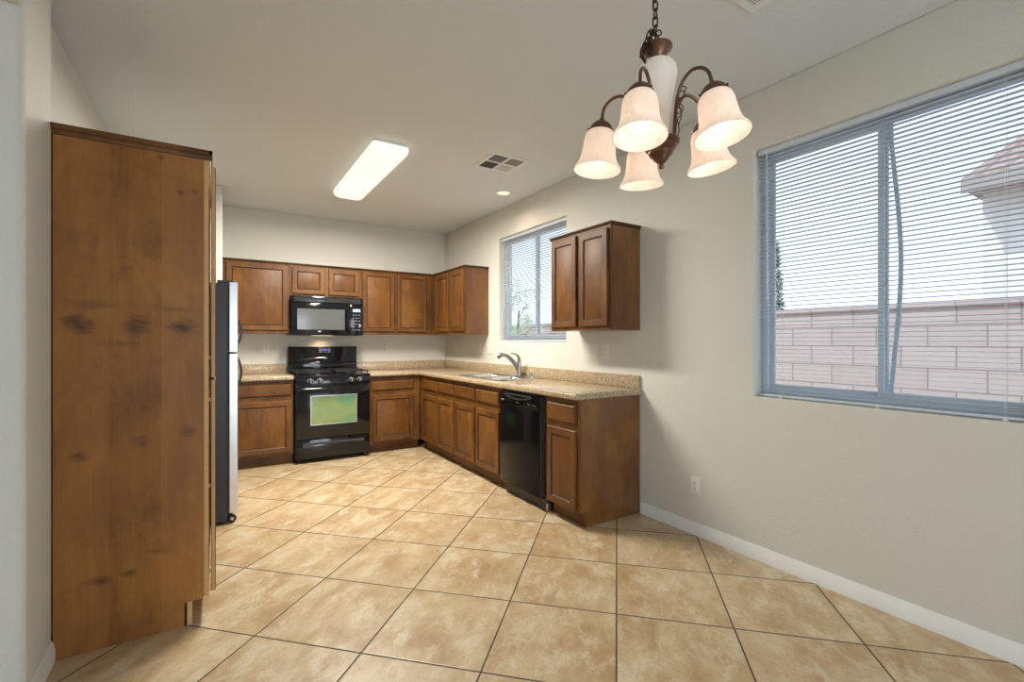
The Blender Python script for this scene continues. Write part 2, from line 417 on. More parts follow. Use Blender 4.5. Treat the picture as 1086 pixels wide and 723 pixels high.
# block beside the refrigerator, its end is the pale strip between pantry and back cabinets
struct(MB().box(XL-0.12, -2.604, -0.77, 0.12, 0, H, bev=0.012, seg=3).build('wall_back_left', M_wall))
struct(MB().box(XL-0.12, XL, -3.36, -0.772, 0, H).build('wall_left', M_wall))
# wall end with rounded corner, and the family room wall that faces the camera
prof = [(XB, -3.36)]
rr = 0.03
for k in range(7):
    a = -k/6*PI/2
    prof.append((XB-rr+rr*math.cos(a), -3.667+rr+rr*math.sin(a)))
prof += [(XF-0.12, -3.667), (XF-0.12, -3.55), (XL-0.02, -3.55), (XL-0.02, -3.36)]
struct(MB().prism(prof, 'z', 0, H).build('wall_hall', M_wall))
struct(MB().box(XB-0.15, XB-0.0, YN, -3.668, HF, H, bev=0.01).build('wall_header', M_wall))
struct(MB().cells([YN, -8.0, -5.3, -3.668], [0, 0.75, 2.15, HF], lambda y, z: not (-8.0 < y < -5.3 and 0.75 < z < 2.15), 'x', XF-0.12, XF).build('wall_family_left', M_wall))
DX0, DX1, DZ1 = -2.55, -0.35, 2.07
struct(MB().cells([XF-0.12, DX0, DX1, 0.15], [0, DZ1, H], lambda x, z: not (DX0 < x < DX1 and z < DZ1), 'y', YN-0.12, YN).build('wall_rear', M_wall))

def baseboard(name, pts, h=0.083, t=0.013):
    """pts: floor polyline, board thickness grows to the left of the direction"""
    m = MB(); (x0, y0), (x1, y1) = pts
    d = Vector((x1-x0, y1-y0)); L = d.length; d.normalize(); nrm = Vector((-d.y, d.x))
    sec = [(0, 0.0), (t, 0.0), (t, h*0.62), (t*0.8, h*0.68), (t*0.8, h*0.80), (t*0.35, h*0.93), (t*0.3, h), (0, h)]
    m.rings([[(x0+nrm.x*u, y0+nrm.y*u, v) for u, v in sec], [(x1+nrm.x*u, y1+nrm.y*u, v) for u, v in sec]])
    return struct(m.build(name, M_trim))
baseboard('baseboard_right', [(-0.0005, YN), (-0.0005, -3.482)])
baseboard('baseboard_left', [(XB+0.0005, -3.362), (XB+0.0005, -3.640)])
baseboard('baseboard_hall', [(XB-0.03, -3.6675), (XF, -3.6675)])
baseboard('baseboard_rear', [(DX0-0.05, YN+0.0005), (XF, YN+0.0005)], 0.083, -0.013)

# windows: frame, sashes, panes
def window(name, y0, y1, z0, z1, bow=False):
    root = MB()
    fw = 0.034; X0, X1 = 0.088, 0.145
    ym = (y0+y1)/2
    root.cells([y0+.001, y0+fw, y1-fw, y1-.001], [z0+.001, z0+fw+0.012, z1-fw, z1-.001], lambda y, z: not (y0+fw < y < y1-fw and z0+fw+.012 < z < z1-fw), 'x', X0, X1)
    f = struct(root.build(name, M_vinyl, bev=0.003))
    # fixed far sash and sliding near sash
    sw = 0.026
    for (a, b, xa, xb) in ((ym-0.012, y1-fw, X0+0.030, X0+0.048), (y0+fw, ym+0.022, X0+0.008, X0+0.026)):
        s = MB().cells([a, a+sw, b-sw, b], [z0+fw+.012, z0+fw+.012+sw, z1-fw-sw, z1-fw], lambda y, z, a=a, b=b: not (a+sw < y < b-sw and z0+fw+.012+sw < z < z1-fw-sw), 'x', xa, xb).build('sash', M_vinyl, f, bev=0.002)
        MB().box((xa+xb)/2-.002, (xa+xb)/2+.002, a+sw-.004, b-sw+.004, z0+fw+.012+sw-.004, z1-fw-sw+.004).build('pane', M_glass, s)
    if bow:   # warped edge of the insect screen frame, bulging away from the mullion
        pts = []
        for k in range(15):
            t = k/14; z = z0+0.055+(z1-z0-0.10)*t
            pts.append((0.128, ym-0.020-0.040*math.sin(PI*min(1, (t*1.05))**1.0)*(0.6+0.4*math.sin(PI*t)), z))
        m = MB(); R = []
        for (x, y, z) in pts: R.append([(x, y-0.009, z), (x, y+0.009, z), (x+0.006, y+0.009, z), (x+0.006, y-0.009, z)])
        m.rings(R).build('screen_edge', M_vinyl, f)
    return f
window('window_1', WY0, WY1, WZ0, WZ1, True)
window('window_2', SY0, SY1, SZ0, SZ1)
def rear_window(name, u0, u1, z0, z1, axis, p):
    um = (u0+u1)/2; fw = 0.05
    f = struct(MB().cells([u0+.002, u0+fw, um-.04, um+.04, u1-fw, u1-.002], [z0+.002, z0+fw, z1-fw, z1-.002],
        lambda u, z: not ((u0+fw < u < um-.04 or um+.04 < u < u1-fw) and z0+fw < z < z1-fw), axis, p, p+0.06).build(name, M_vinyl, bev=0.003))
    for a, b in ((u0+fw, um-.04), (um+.04, u1-fw)):
        g = MB()
        if axis == 'y': g.box(a-.005, b+.005, p+.028, p+.032, z0+fw-.005, z1-fw+.005)
        else: g.box(p+.028, p+.032, a-.005, b+.005, z0+fw-.005, z1-fw+.005)
        g.build('pane', M_glass, f)
rear_window('door_1', DX0, DX1, 0, DZ1, 'y', YN-0.09)
rear_window('window_3', -8.0, -5.3, 0.75, 2.15, 'x', XF-0.09)

# blinds
def blind(label, y0, y1, z0, z1, group=None):
    x = 0.045
    t = thing('window_blind', label, 'window blind', (x, (y0+y1)/2, z1-0.002), 0, group)
    hw = (y1-y0)/2-0.010; top = 0
    MB().box(-0.017, 0.017, -hw, hw, -0.030, top, bev=0.002).build('headrail', M_blind, t)
    m = MB(); pitch = 0.0222; L = (z1-z0)-0.002; z = -0.048; n = 0
    tilt = math.radians(-5)
    while -z < L-0.030:
        sec = []
        for k in range(5):
            u = -0.0125+0.00625*k; c = 0.0016*(1-(u/0.0125)**2)
            sec.append((u*math.cos(tilt)-c*math.sin(tilt), z+u*math.sin(tilt)+c))
        low = [(a, b-0.0005) for a, b in reversed(sec)]
        poly = sec+low
        sag = random.uniform(-0.0006, 0.0006)
        m.rings([[(a, -hw, b+sag) for a, b in poly], [(a, hw, b-sag) for a, b in poly]])
        z -= pitch; n += 1
    m.build('slats', M_blind, t)
    MB().box(-0.013, 0.013, -hw, hw, -L+0.006, -L+0.018, bev=0.003, seg=2).build('bottom_rail', M_blind, t)
    for yy in (hw-0.14, hw-0.085-0.5*0+0, -hw+0.16):
        pass
    for yy in (hw-0.13, -hw+0.155):
        c = MB()
        c.tube([(-0.0145, yy, -0.03), (-0.0145, yy, -L+0.012)], 0.0009, 5)
        c.tube([(0.0145, yy, -0.03), (0.0145, yy, -L+0.012)], 0.0009, 5)
        c.build('ladder_cord', M_cord, t)
    c = MB(); c.tube([(-0.021, hw-0.055, -0.028), (-0.024, hw-0.057, -0.4), (-0.022, hw-0.060, -min(L*0.62, 0.85))], 0.0024, 8)
    c.lathe([(0.001, 0), (0.005, -0.006), (0.006, -0.022), (0.002, -0.026)], (-0.022, hw-0.060, -min(L*0.62, 0.85)), 8)
    c.build('tilt_wand', M_cord, t)
    for yy in (hw-0.13, 0, -hw+0.155):
        MB().box(-0.016, 0.016, yy-0.008, yy+0.008, -L+0.001, -L+0.008, bev=0.001).build('rail_clip', M_plate, t)
    return t
blind('white mini blind hanging in the large dining window at right', WY0, WY1, WZ0, WZ1, 'white mini blinds in the windows')
blind('white mini blind hanging in the smaller window above the sink', SY0, SY1, SZ0, SZ1, 'white mini blinds in the windows')

# ------------------------------------------------------------------ outside
struct(MB().box(-8, 40, -40, 40, -0.30, -0.16).build('ground_outside', M_gravel))
blk = MB().box(3.0, 3.2, -14, 14, -0.16, 1.58).box(2.97, 3.23, -14, 14, 1.58, 1.632, bev=0.008).build('block_fence', M_block)
tag(blk, 'pinkish concrete block fence seen through the window blinds', 'fence')
nh = thing('neighbor_house', 'white stucco house with tiled roof seen through the dining window', 'house', (7.0, -8.0, -0.16))
MB().box(0, 6, -8, 4.25, 0, 3.70).build('wall', M_stucco, nh)
r = MB(); r.prism([(-0.55, 3.62), (-0.55, 3.78), (3.0, 5.3), (6.5, 3.78), (6.5, 3.62)], 'y', -8.5, 4.35)
r.build('roof', M_roof, nh)
MB().box(-0.60, -0.56, -8.5, 4.35, 3.55, 3.76, bev=.004).build('fascia', M_eave, nh)
MB().box(-0.03, 0.0, -1.2, 0.6, 1.6, 2.9).build('window', M_vinyl, nh)
def foliage(root, name, mat, n, fn, size):
    m = MB()
    for _ in range(n):
        p = Vector(fn()); a = Vector((random.gauss(0, 1), random.gauss(0, 1), random.gauss(0, 1))).normalized(); b = a.orthogonal().normalized()
        w = a.cross(b); s = size*random.uniform(0.6, 1.3)
        vs = [m.bm.verts.new(p+a*s), m.bm.verts.new(p+b*s*0.38), m.bm.verts.new(p-a*s), m.bm.verts.new(p-b*s*0.38+w*s*0.1)]
        m.bm.faces.new(vs)
    me = bpy.data.meshes.new(name); m.bm.to_mesh(me); m.bm.free(); me.materials.append(mat)
    o = bpy.data.objects.new(name, me); COL.objects.link(o); o.parent = root; return o
tr = thing('leafy_tree', 'leafy green tree seen through the window above the sink', 'tree', (2.15, 1.50, -0.16))
m = MB(); m.tube([(0, 0, 0), (0.02, 0.03, 0.6), (-0.03, 0.0, 1.2), (0.02, -0.02, 2.0)], [0.05, 0.042, 0.035, 0.015], 8)
for k in range(9):
    a = k*2.4; z = 0.7+0.14*k; m.tube([(0, 0, z), (0.2*math.cos(a), 0.2*math.sin(a), z+0.22), (0.42*math.cos(a), 0.42*math.sin(a), z+0.38)], [0.008, 0.006, 0.003], 6)
m.build('trunk', M_bark, tr)
cl = [(0.36*random.uniform(-1, 1), 0.40*random.uniform(-1, 1), random.uniform(1.0, 2.5), random.uniform(0.10, 0.22)) for _ in range(26)]
def fl():
    c = random.choice(cl); return (c[0]+random.gauss(0, c[3]*0.6), c[1]+random.gauss(0, c[3]*0.6), c[2]+random.gauss(0, c[3]*0.6))
foliage(tr, 'foliage', M_leaf, 2300, fl, 0.034)
cy = thing('slim_cypress', 'slim dark cypress seen at the left edge of the dining window', 'tree', (4.6, -1.98, -0.16))
MB().tube([(0, 0, 0), (0, 0, 2.5)], [0.05, 0.01], 8).build('trunk', M_bark, cy)
def fc():
    z = random.uniform(0.2, 2.95); rr = 0.16*math.sqrt(max(0.02, 1-z/3.0)) + 0.02; a = random.uniform(0, 2*PI); q = rr*random.uniform(0.4, 1)
    return (q*math.cos(a), q*math.sin(a), z)
foliage(cy, 'foliage', M_leafd, 2200, fc, 0.04)

# ------------------------------------------------------------------ cabinets (local: x across, y into the wall, front at y=0)
DT = 0.020
def rect_loft(m, x0, x1, z0, z1, prof):
    R = []
    for ins, y in prof: R.append([(x0+ins, y, z0+ins), (x1-ins, y, z0+ins), (x1-ins, y, z1-ins), (x0+ins, y, z1-ins)])
    return m.rings(R)
def door(parent, x0, x1, z0, z1, rail=0.049, name='door', label=None):
    m = MB(); rect_loft(m, x0, x1, z0, z1, [(0, -0.0008), (0, -0.015), (0.005, -DT), (rail, -DT), (rail+0.004, -0.0165), (rail+0.009, -0.0105), (rail+0.010, -0.0095)])
    d = m.build(name, M_wood, parent, ang=20)
    d.data.materials.append(M_groove)      # darker colour on the groove faces around the panel
    for f in d.data.polygons:
        c_ = f.center
        if c_.y > -0.0185 and c_.y < -0.0100 and x0+rail-.002 < c_.x < x1-rail+.002 and z0+rail-.002 < c_.z < z1-rail+.002: f.material_index = 1
    p = MB(); rect_loft(p, x0+rail+0.0095, x1-rail-0.0095, z0+rail+0.0095, z1-rail-0.0095, [(0, -0.0090), (0, -0.0112), (0.001, -0.0116)])
    p.build('door_panel', M_woodq, d)
    if label: d['label'] = label
    return d
def drawer(parent, x0, x1, z0, z1):
    m = MB(); rect_loft(m, x0, x1, z0, z1, [(0, -0.0008), (0, -0.010), (0.003, -0.0145), (0.010, -DT), (0.016, -DT)])
    return m.build('drawer', M_woodh, parent, ang=20)
def hinges(parent, x, zs):
    for z in zs: MB().box(x-0.006, x+0.006, -0.012, -0.0005, z-0.025, z+0.025, bev=0.002).build('hinge', M_nickel, parent)
def base_cab(label, loc, rz, w, doors, drawers, depth=0.590, group='base cabinets', sidemat=None, top=0.873):
    t = thing('base_cabinet', label, 'cabinet', loc, rz, group)
    MB().prism([(0.019, 0.105), (0.019, top), (depth, top), (depth, 0.001), (0.078, 0.001), (0.078, 0.105)], 'x', 0.0005, w-0.0005).build('body', sidemat or M_woodp, t, smooth=False)
    # face frame with openings
    xs = sorted({0.001, w-0.001, *[x for d in doors for x in (d[0]+0.012, d[1]-0.012)]})
    MB().box(0.001, w-0.001, 0, 0.0188, 0.106, 0.873, bev=0.0008).build('face_frame', M_wood, t)
    MB().box(0.001, w-0.001, 0.066, 0.0775, 0.001, 0.104).build('toe_kick', M_toe, t)
    for d in doors: door(t, *d)
    for d in drawers: drawer(t, *d)
    return t
def upper_cab(label, loc, rz, w, h, doors, depth=0.300, crown=True, cr_l=0, cr_r=0, rail=0.049):
    t = thing('wall_cabinet', label, 'cabinet', loc, rz, 'wall cabinets')
    MB().box(0.0005, w-0.0005, 0.019, depth, 0, h, bev=0.0008).build('body', M_woodp, t)
    MB().box(0.001, w-0.001, 0, 0.0188, 0.001, h-0.001, bev=0.0008).build('face_frame', M_wood, t)
    for d in doors: door(t, *d, rail=rail)
    if crown:
        o = 0.013
        sec = [(0.001, h-0.024), (-0.004, h-0.022), (-0.008, h-0.010), (-o, h-0.006), (-o, h+0.001), (0.0, h+0.001)]
        m = MB(); m.rings([[( -cr_l*o, u, v) for u, v in sec], [(w+cr_r*o, u, v) for u, v in sec]])
        if cr_r:
            sec2 = [(w-0.0+(-u), v) for u, v in sec]
            m.rings([[(x, -o*0+0.0, v) for x, v in sec2], [(x, depth, v) for x, v in sec2]])
        m.build('crown_molding', M_woodd, t)
    return t
ZT = 0.872
# --- back wall base run (front plane y=-0.597)
YF = -0.597
base_cab('base cabinet left of the stove with one drawer over one door', (-2.602, YF, 0), 0, 0.625,
    [(0.030, 0.604, 0.135, 0.662)], [(0.030, 0.604, 0.715, 0.832)])
base_cab('base cabinet right of the stove beside the inside corner', (-1.195, YF, 0), 0, 0.594,
    [(0.025, 0.511, 0.135, 0.660)], [(0.025, 0.511, 0.716, 0.815)])
# --- right wall base run (front plane x=-0.597, local x -> -y)
XFR = -0.597; RR = -PI/2
base_cab('double-door base cabinet along the window wall, between the inside corner and sink base', (XFR, -0.600, 0), RR, 0.948,
    [(0.100, 0.514, 0.125, 0.655), (0.546, 0.936, 0.125, 0.655)], [(0.100, 0.514, 0.718, 0.830), (0.546, 0.936, 0.718, 0.830)], top=0.66)
base_cab('double-door sink base cabinet just left of the dishwasher', (XFR, -1.549, 0), RR, 0.931,
    [(0.013, 0.454, 0.125, 0.655), (0.479, 0.894, 0.125, 0.655)], [(0.013, 0.454, 0.718, 0.830), (0.479, 0.894, 0.718, 0.830)], top=0.66)
base_cab('narrow end base cabinet right of the dishwasher with exposed side panel', (XFR, -3.112, 0), RR, 0.361,
    [(0.028, 0.344, 0.112, 0.660)], [(0.028, 0.344, 0.705, 0.834)])

# --- wall cabinets
ZB, ZU = 1.352, 2.122
HU = ZU-ZB
YU = -0.300
upper_cab('large single-door wall cabinet left of the microwave', (-2.602, YU, ZB), 0, 0.628, HU, [(0.036, 0.606, 0.036, 0.735)], depth=0.298)
upper_cab('short two-door wall cabinet directly above the microwave', (-1.973, YU, 1.768), 0, 0.763, ZU-1.768,
    [(0.020, 0.355, 0.022, 0.318), (0.397, 0.735, 0.022, 0.318)], depth=0.298)
upper_cab('two-door wall cabinet right of the microwave reaching into the corner', (-1.209, YU, ZB), 0, 1.206, HU,
    [(0.012, 0.390, 0.032, 0.735), (0.428, 0.807, 0.032, 0.735)], depth=0.298, rail=0.044)
upper_cab('two-door wall cabinet in the corner left of the sink window', (-0.300, -0.322, ZB), RR, 0.873, HU,
    [(0.075, 0.445, 0.032, 0.728), (0.500, 0.848, 0.032, 0.728)], depth=0.298, cr_r=1)
upper_cab('freestanding two-door wall cabinet right of the sink window', (-0.300, -2.782, ZB), RR, 0.690, HU,
    [(0.022, 0.330, 0.028, 0.728), (0.368, 0.672, 0.028, 0.728)], depth=0.298, cr_l=1, cr_r=1)

# --- pantry (facing +x, rotation +90: local x -> +y, local y -> -x)
PX = -2.690; PY = -3.358; PW = 0.915; PH = 2.118
pt = thing('pantry_cabinet', 'tall knotty brown pantry cabinet standing at the left', 'cabinet', (PX, PY, 0), PI/2)
MB().box(0.0195, PW, 0.0195, 0.600, 0.105, PH-0.002).build('body', M_woodp, pt)
MB().box(0.0195, PW, 0.082, 0.600, 0.001, 0.104).build('base', M_woodd, pt)
m = MB(); m.prism([(0.0195, 0.125), (0.0195, PH-0.002), (0.520, PH-0.002), (0.520, 0.001), (0.092, 0.001), (0.092, 0.104), (0.036, 0.104), (0.024, 0.110)], 'x', -0.0, 0.019)
sp = m.build('side_panel', M_wood, pt, smooth=False); sp['label'] = 'wide veneered side panel with dark knots'
# the panel gets its own object space so that the knots run across it
for v in sp.data.vertices: v.co = Vector((0.524-v.co.y, v.co.x, v.co.z))
sp.location = (0.0, 0.524, 0); sp.rotation_euler = (0, 0, -PI/2)
sp.data.flip_normals() if False else None
sp.data.materials.clear(); sp.data.materials.append(M_pantry)
ff = MB().box(0.0, PW, 0.0, 0.019, 0.112, PH-0.002, bev=0.001).build('face_frame', M_rawwood, pt); ff['label'] = 'light raw edge of the face frame'
MB().box(0.0, PW, 0.0795, 0.0815, 0.001, 0.103).box(0.0, 0.012, 0.0625, 0.0790, 0.001, 0.104).build('toe_kick', M_rawwood, pt)
for z0, z1 in ((0.122, 1.092), (1.104, 2.072)):
    d = door(pt, 0.018, PW-0.02, z0, z1, rail=0.06)
    d.location.y = -0.007
    d.data.materials[0] = M_rawwood if False else M_wood
    for k, z in enumerate((z0+0.09, (z0+z1)/2, z1-0.09)):
        MB().box(0.020, 0.030, -0.0068, 0.0, z-0.009, z+0.009, bev=0.001).build('hinge', M_rawwood, pt)
    MB().box(0.0165, 0.0182, -0.024, -0.0105, z0+.001, z1-.001).build('door_edge', M_rawwood, pt)
for z in (1.062, 1.134):
    MB().box(0.0185, 0.0245, -0.0068, -0.0005, z-0.02, z+0.02, bev=0.001).build('hinge', M_slot, pt)
o = 0.014; sec = [(0.001, PH-0.026), (-0.004, PH-0.024), (-0.007, PH-0.010), (-o, PH-0.004), (-o, PH+0.016), (0.0, PH+0.016)]
m = MB(); m.rings([[(-o, u, v) for u, v in sec], [(PW, u, v) for u, v in sec]])
m.rings([[(u, -o, v) for u, v in sec], [(u, 0.5245, v) for u, v in sec]])
m.box(0, PW, 0, 0.60, PH-0.0015, PH+0.0155)
m.build('crown_molding', M_wood, pt)

# ------------------------------------------------------------------ counter
CT0, CT1 = 0.8745, 0.9165
ct = thing('countertop', 'L-shaped speckled tan countertop holding the sink', 'countertop', (0, 0, CT0), 0, 'speckled tan countertops')
us = [-1.200, -0.640, -0.520, -0.060, -0.002]; vs = [-3.497, -2.300, -1.485, -0.640, -0.002]
def kc(x, y):
    if x < -0.64 and y < -0.64: return False
    return not (-0.520 < x < -0.060 and -2.300 < y < -1.485)
MB().cells(us, vs, kc, 'z', 0.0, CT1-CT0).build('worktop', M_gran, ct, bev=0.010, bseg=3)
b = MB(); b.box(-0.0205, -0.0008, -3.478, -0.0008, CT1-CT0+.0005, 0.1415, bev=0.003, seg=2); b.build('backsplash', M_gran, ct)
b = MB(); b.box(-1.200, -0.0212, -0.0205, -0.0008, CT1-CT0+.0005, 0.1415, bev=0.003, seg=2); b.build('backsplash', M_gran, ct)
cl2 = thing('countertop', 'short speckled tan countertop left of the stove', 'countertop', (0, 0, CT0), 0, 'speckled tan countertops')
MB().box(-2.602, -1.977, -0.640, -0.002, 0, CT1-CT0, bev=0.010, seg=3).build('worktop', M_gran, cl2)
MB().box(-2.602, -1.977, -0.0205, -0.0008, CT1-CT0+.0005, 0.1415, bev=0.003, seg=2).build('backsplash', M_gran, cl2)

# ------------------------------------------------------------------ sink, faucet, air gap
sk = thing('double_sink', 'stainless steel double-bowl sink set in the countertop', 'sink', (-0.290, -1.893, CT1))
def rrect(cx, cy, w, h, r, z, n=5):
    P = []
    for (sx, sy, a0) in ((1, 1, 0), (-1, 1, PI/2), (-1, -1, PI), (1, -1, 3*PI/2)):
        for k in range(n+1):
            a = a0+PI/2*k/n; P.append((cx+sx*(w/2-r)+r*math.cos(a), cy+sy*(h/2-r)+r*math.sin(a), z))
    return P
bw = [(-0.022, 0.2025), (-0.022, -0.2025)]
BX, BYW = 0.385, 0.365
xs = [-0.243, -0.022-BX/2, -0.022+BX/2, 0.243]; ys = [-0.415, -0.2025-BYW/2, -0.2025+BYW/2, 0.2025-BYW/2, 0.2025+BYW/2, 0.415]
def kr(x, y): return not (abs(x+0.022) < BX/2 and (abs(y-0.2025) < BYW/2 or abs(y+0.2025) < BYW/2))
MB().cells(xs, ys, kr, 'z', 0.0006, 0.0075).build('rim', M_sink, sk, bev=0.003)
for (bx, by) in bw:
    m = MB()
    m.rings([rrect(bx, by, BX, BYW, 0.004, 0.0065), rrect(bx, by, BX-0.006, BYW-0.006, 0.03, -0.002), rrect(bx, by, BX-0.014, BYW-0.014, 0.05, -0.020),
             rrect(bx, by, BX-0.035, BYW-0.035, 0.06, -0.150), rrect(bx, by, BX-0.09, BYW-0.09, 0.06, -0.172), rrect(bx, by, 0.09, 0.09, 0.044, -0.176)], cap0=False)
    w = m.build('bowl', M_sink, sk)
    MB().lathe([(0.044, 0), (0.040, 0.003), (0.028, 0.001), (0.026, -0.004)], (bx, by, -0.1755), 20).build('drain', M_chrome, w)
fc = thing('faucet', 'brushed nickel pull-out faucet with lever standing behind the sink', 'faucet', (-0.092, -1.972, CT1+0.008))
MB().lathe([(0.001, 0), (0.030, 0), (0.030, 0.006), (0.024, 0.012), (0.023, 0.06), (0.021, 0.11), (0.021, 0.135), (0.018, 0.150), (0.001, 0.154)], (0, 0, 0), 24).build('body', M_nickel, fc)
hx, hy = -0.158, 0.132
pts = []
for k in range(15):
    t = k/14
    pts.append((hx*t, hy*t, 0.055+0.155*math.sin(t*PI*0.60)**0.9*1.0 - 0.0*t))
MB().tube([p for p in pts[:13]], [0.023-0.006*k/12 for k in range(13)], 14).build('spout', M_nickel, fc)
a, b_ = Vector(pts[11]), Vector(pts[14])
dd = (b_-a).normalized()
sprayer = MB(); sprayer.tube([a, a+dd*0.018, a+dd*0.040, b_+dd*0.012], [0.0170, 0.0215, 0.0225, 0.0205], 16)
sprayer.tube([b_+Vector((0.004, -0.003, -0.002)), b_+Vector((-0.003, 0.003, -0.030))], [0.0205, 0.0180], 16)
sprayer.build('spray_head', M_nickel, fc)
MB().tube([(0.004, -0.003, 0.148), (-0.004, 0.004, 0.190), (-0.022, 0.018, 0.215), (-0.050, 0.042, 0.222), (-0.075, 0.062, 0.221)], [0.017, 0.012, 0.009, 0.007, 0.0055], 12).build('lever', M_nickel, fc)
ag = thing('air_gap', 'small chrome air gap cap beside the faucet', 'air gap', (-0.085, -2.180, CT1+0.008))
MB().lathe([(0.001, 0), (0.026, 0), (0.026, 0.006), (0.0245, 0.009), (0.0245, 0.046), (0.019, 0.056), (0.001, 0.058)], (0, 0, 0), 22).build('cap', M_chrome, ag)
MB().lathe([(0.0248, 0.018), (0.0257, 0.018), (0.0257, 0.021), (0.0248, 0.021)], (0, 0, 0), 22).build('ring', M_nickel, ag)

# ------------------------------------------------------------------ stove
SXA, SXB = -1.968, -1.204; SWd = SXB-SXA
st = thing('gas_stove', 'black gas stove with green-tinted oven window', 'stove', (SXA, -0.640, 0))
# local: x 0..SWd, y 0 front .. 0.62 back
MB().box(0.001, SWd-0.001, 0.012, 0.615, 0.045, 0.895, bev=0.003).build('body', M_blacks, st)
for (fx, fy) in ((0.05, 0.05), (SWd-0.05, 0.05), (0.05, 0.57), (SWd-0.05, 0.57)):
    MB().lathe([(0.001, 0.0005), (0.018, 0.0005), (0.018, 0.012), (0.010, 0.016), (0.010, 0.046)], (fx, fy, 0), 14).build('foot', M_knob, st)
# storage drawer with recessed curved pull
dr = MB(); dr.box(0.006, SWd-0.006, -0.022, 0.0115, 0.048, 0.245, bev=0.006, seg=2)
drw = dr.build('storage_drawer', M_black, st)
MB().box(0.07, SWd-0.07, -0.0235, -0.0222, 0.178, 0.212, bev=0.0005).build('pull_recess', M_slot, drw)
P = []
for k in range(17):
    t = k/16; P.append((0.075+(SWd-0.15)*t, -0.026-0.010*math.sin(PI*t), 0.172+0.012*math.sin(PI*t)))
MB().tube(P, 0.0065, 10).build('handle', M_black, drw)
# oven door
od = MB().box(0.004, SWd-0.004, -0.026, 0.0115, 0.253, 0.798, bev=0.006, seg=2).build('oven_door', M_black, st)
MB().cells([0.145, 0.152, 0.610, 0.617], [0.392, 0.400, 0.692, 0.700], lambda x, z: not (0.152 < x < 0.610 and 0.400 < z < 0.692), 'y', -0.0285, -0.0262).build('window_trim', M_steel, od)
MB().box(0.152, 0.610, -0.0275, -0.0262, 0.400, 0.692).build('oven_window', M_oven, od)
hd = MB()
P = []
for k in range(17):
    t = k/16; P.append((0.045+(SWd-0.09)*t, -0.066-0.010*math.sin(PI*t), 0.776))
hd.tube(P, 0.0135, 14)
for xx in (0.065, SWd-0.065): hd.box(xx-0.014, xx+0.014, -0.066, -0.024, 0.765, 0.787, bev=0.004)
hd.build('handle', M_black, od)
# control panel and knobs
cp = MB(); cp.prism([(-0.026, 0.806), (-0.016, 0.898), (0.0115, 0.898), (0.0115, 0.806)], 'x', 0.003, SWd-0.003)
cp = cp.build('control_panel', M_black, st, bev=0.003)
for xx in (0.145, 0.237, 0.557, 0.645):
    k = MB(); mt = Matrix.Rotation(PI/2+0.09, 4, 'X')
    k.lathe([(0.001, 0.0), (0.026, 0.0), (0.026, 0.005), (0.021, 0.009), (0.019, 0.026), (0.001, 0.028)], (xx, -0.021, 0.852), 22, mtx=mt)
    kn = k.build('knob', M_knob, cp)
    MB().lathe([(0.0268, -0.0005), (0.0288, -0.0005), (0.0288, 0.002), (0.0268, 0.002)], (xx, -0.021, 0.852), 22, mtx=mt).build('bezel', M_mark, kn)
    MB().box(xx-0.003, xx+0.003, -0.0585, -0.0500, 0.838, 0.872, bev=0.001).build('grip', M_mark, kn)
# cooktop
MB().box(-0.001, SWd+0.001, -0.020, 0.560, 0.896, 0.912, bev=0.005, seg=2).build('cooktop', M_black, st)
for bxx in (0.19, 0.575):
    for byy in (0.13, 0.41):
        MB().lathe([(0.001, 0.9125), (0.050, 0.9125), (0.050, 0.920), (0.038, 0.924), (0.036, 0.932), (0.001, 0.934)], (bxx, byy, 0), 22).build('burner', M_iron, st)
for gx in (0.19, 0.575):
    g = MB(); x0, x1, y0, y1 = gx-0.165, gx+0.165, 0.015, 0.535; r_ = 0.005; zg = 0.945
    for (p, q) in (((x0, y0), (x1, y0)), ((x1, y0), (x1, y1)), ((x1, y1), (x0, y1)), ((x0, y1), (x0, y0)), ((x0, (y0+y1)/2), (x1, (y0+y1)/2)), ((gx, y0), (gx, y1))):
        g.box(min(p[0], q[0])-r_, max(p[0], q[0])+r_, min(p[1], q[1])-r_, max(p[1], q[1])+r_, zg-0.006, zg+0.005, bev=0.002)
    for byy in (0.13, 0.41):
        for ang in (PI/4, 3*PI/4):
            dx, dy = 0.115*math.cos(ang), 0.115*math.sin(ang)
            g.tube([(gx-dx, byy-dy, zg), (gx+dx, byy+dy, zg)], 0.005, 6)
    for (fx, fy) in ((x0, y0), (x1, y0), (x0, y1), (x1, y1), (x0, (y0+y1)/2), (x1, (y0+y1)/2)): g.box(fx-r_, fx+r_, fy-r_, fy+r_, 0.9122, zg, bev=0.001)
    g.build('grate', M_iron, st)
# backguard
bg = MB(); bg.prism([(0.545, 0.913), (0.545, 1.018), (0.562, 1.030), (0.562, 1.200), (0.570, 1.207), (0.636, 1.207), (0.636, 0.913)], 'x', 0.004, SWd-0.004)
bgo = bg.build('backguard', M_black, st, bev=0.004)
MB().box(0.325, 0.460, 0.5595, 0.5618, 1.135, 1.190, bev=0.0005).build('clock_panel', M_slot, bgo)
g = MB()
for k in range(4):
    xx = 0.366+0.013*k+(0.006 if k > 1 else 0)
    g.box(xx, xx+0.009, 0.5580, 0.5594, 1.157, 1.180, bev=0.0004)
g.build('clock_display', M_blue, bgo)
g = MB()
for k in range(2):
    for j in range(3): g.box(0.334+0.012*k, 0.341+0.012*k, 0.5583, 0.5594, 1.142+0.016*j, 1.147+0.016*j); g.box(0.436+0.012*k-0.002, 0.443+0.012*k-0.002, 0.5583, 0.5594, 1.142+0.016*j, 1.147+0.016*j)
g.build('clock_buttons', M_mark, bgo)
P = []
for k in range(17):
    t = k/16; P.append((0.10+0.30*t, 0.5600-0.004*t, 1.048+0.032*math.sin(PI*0.5*t)))
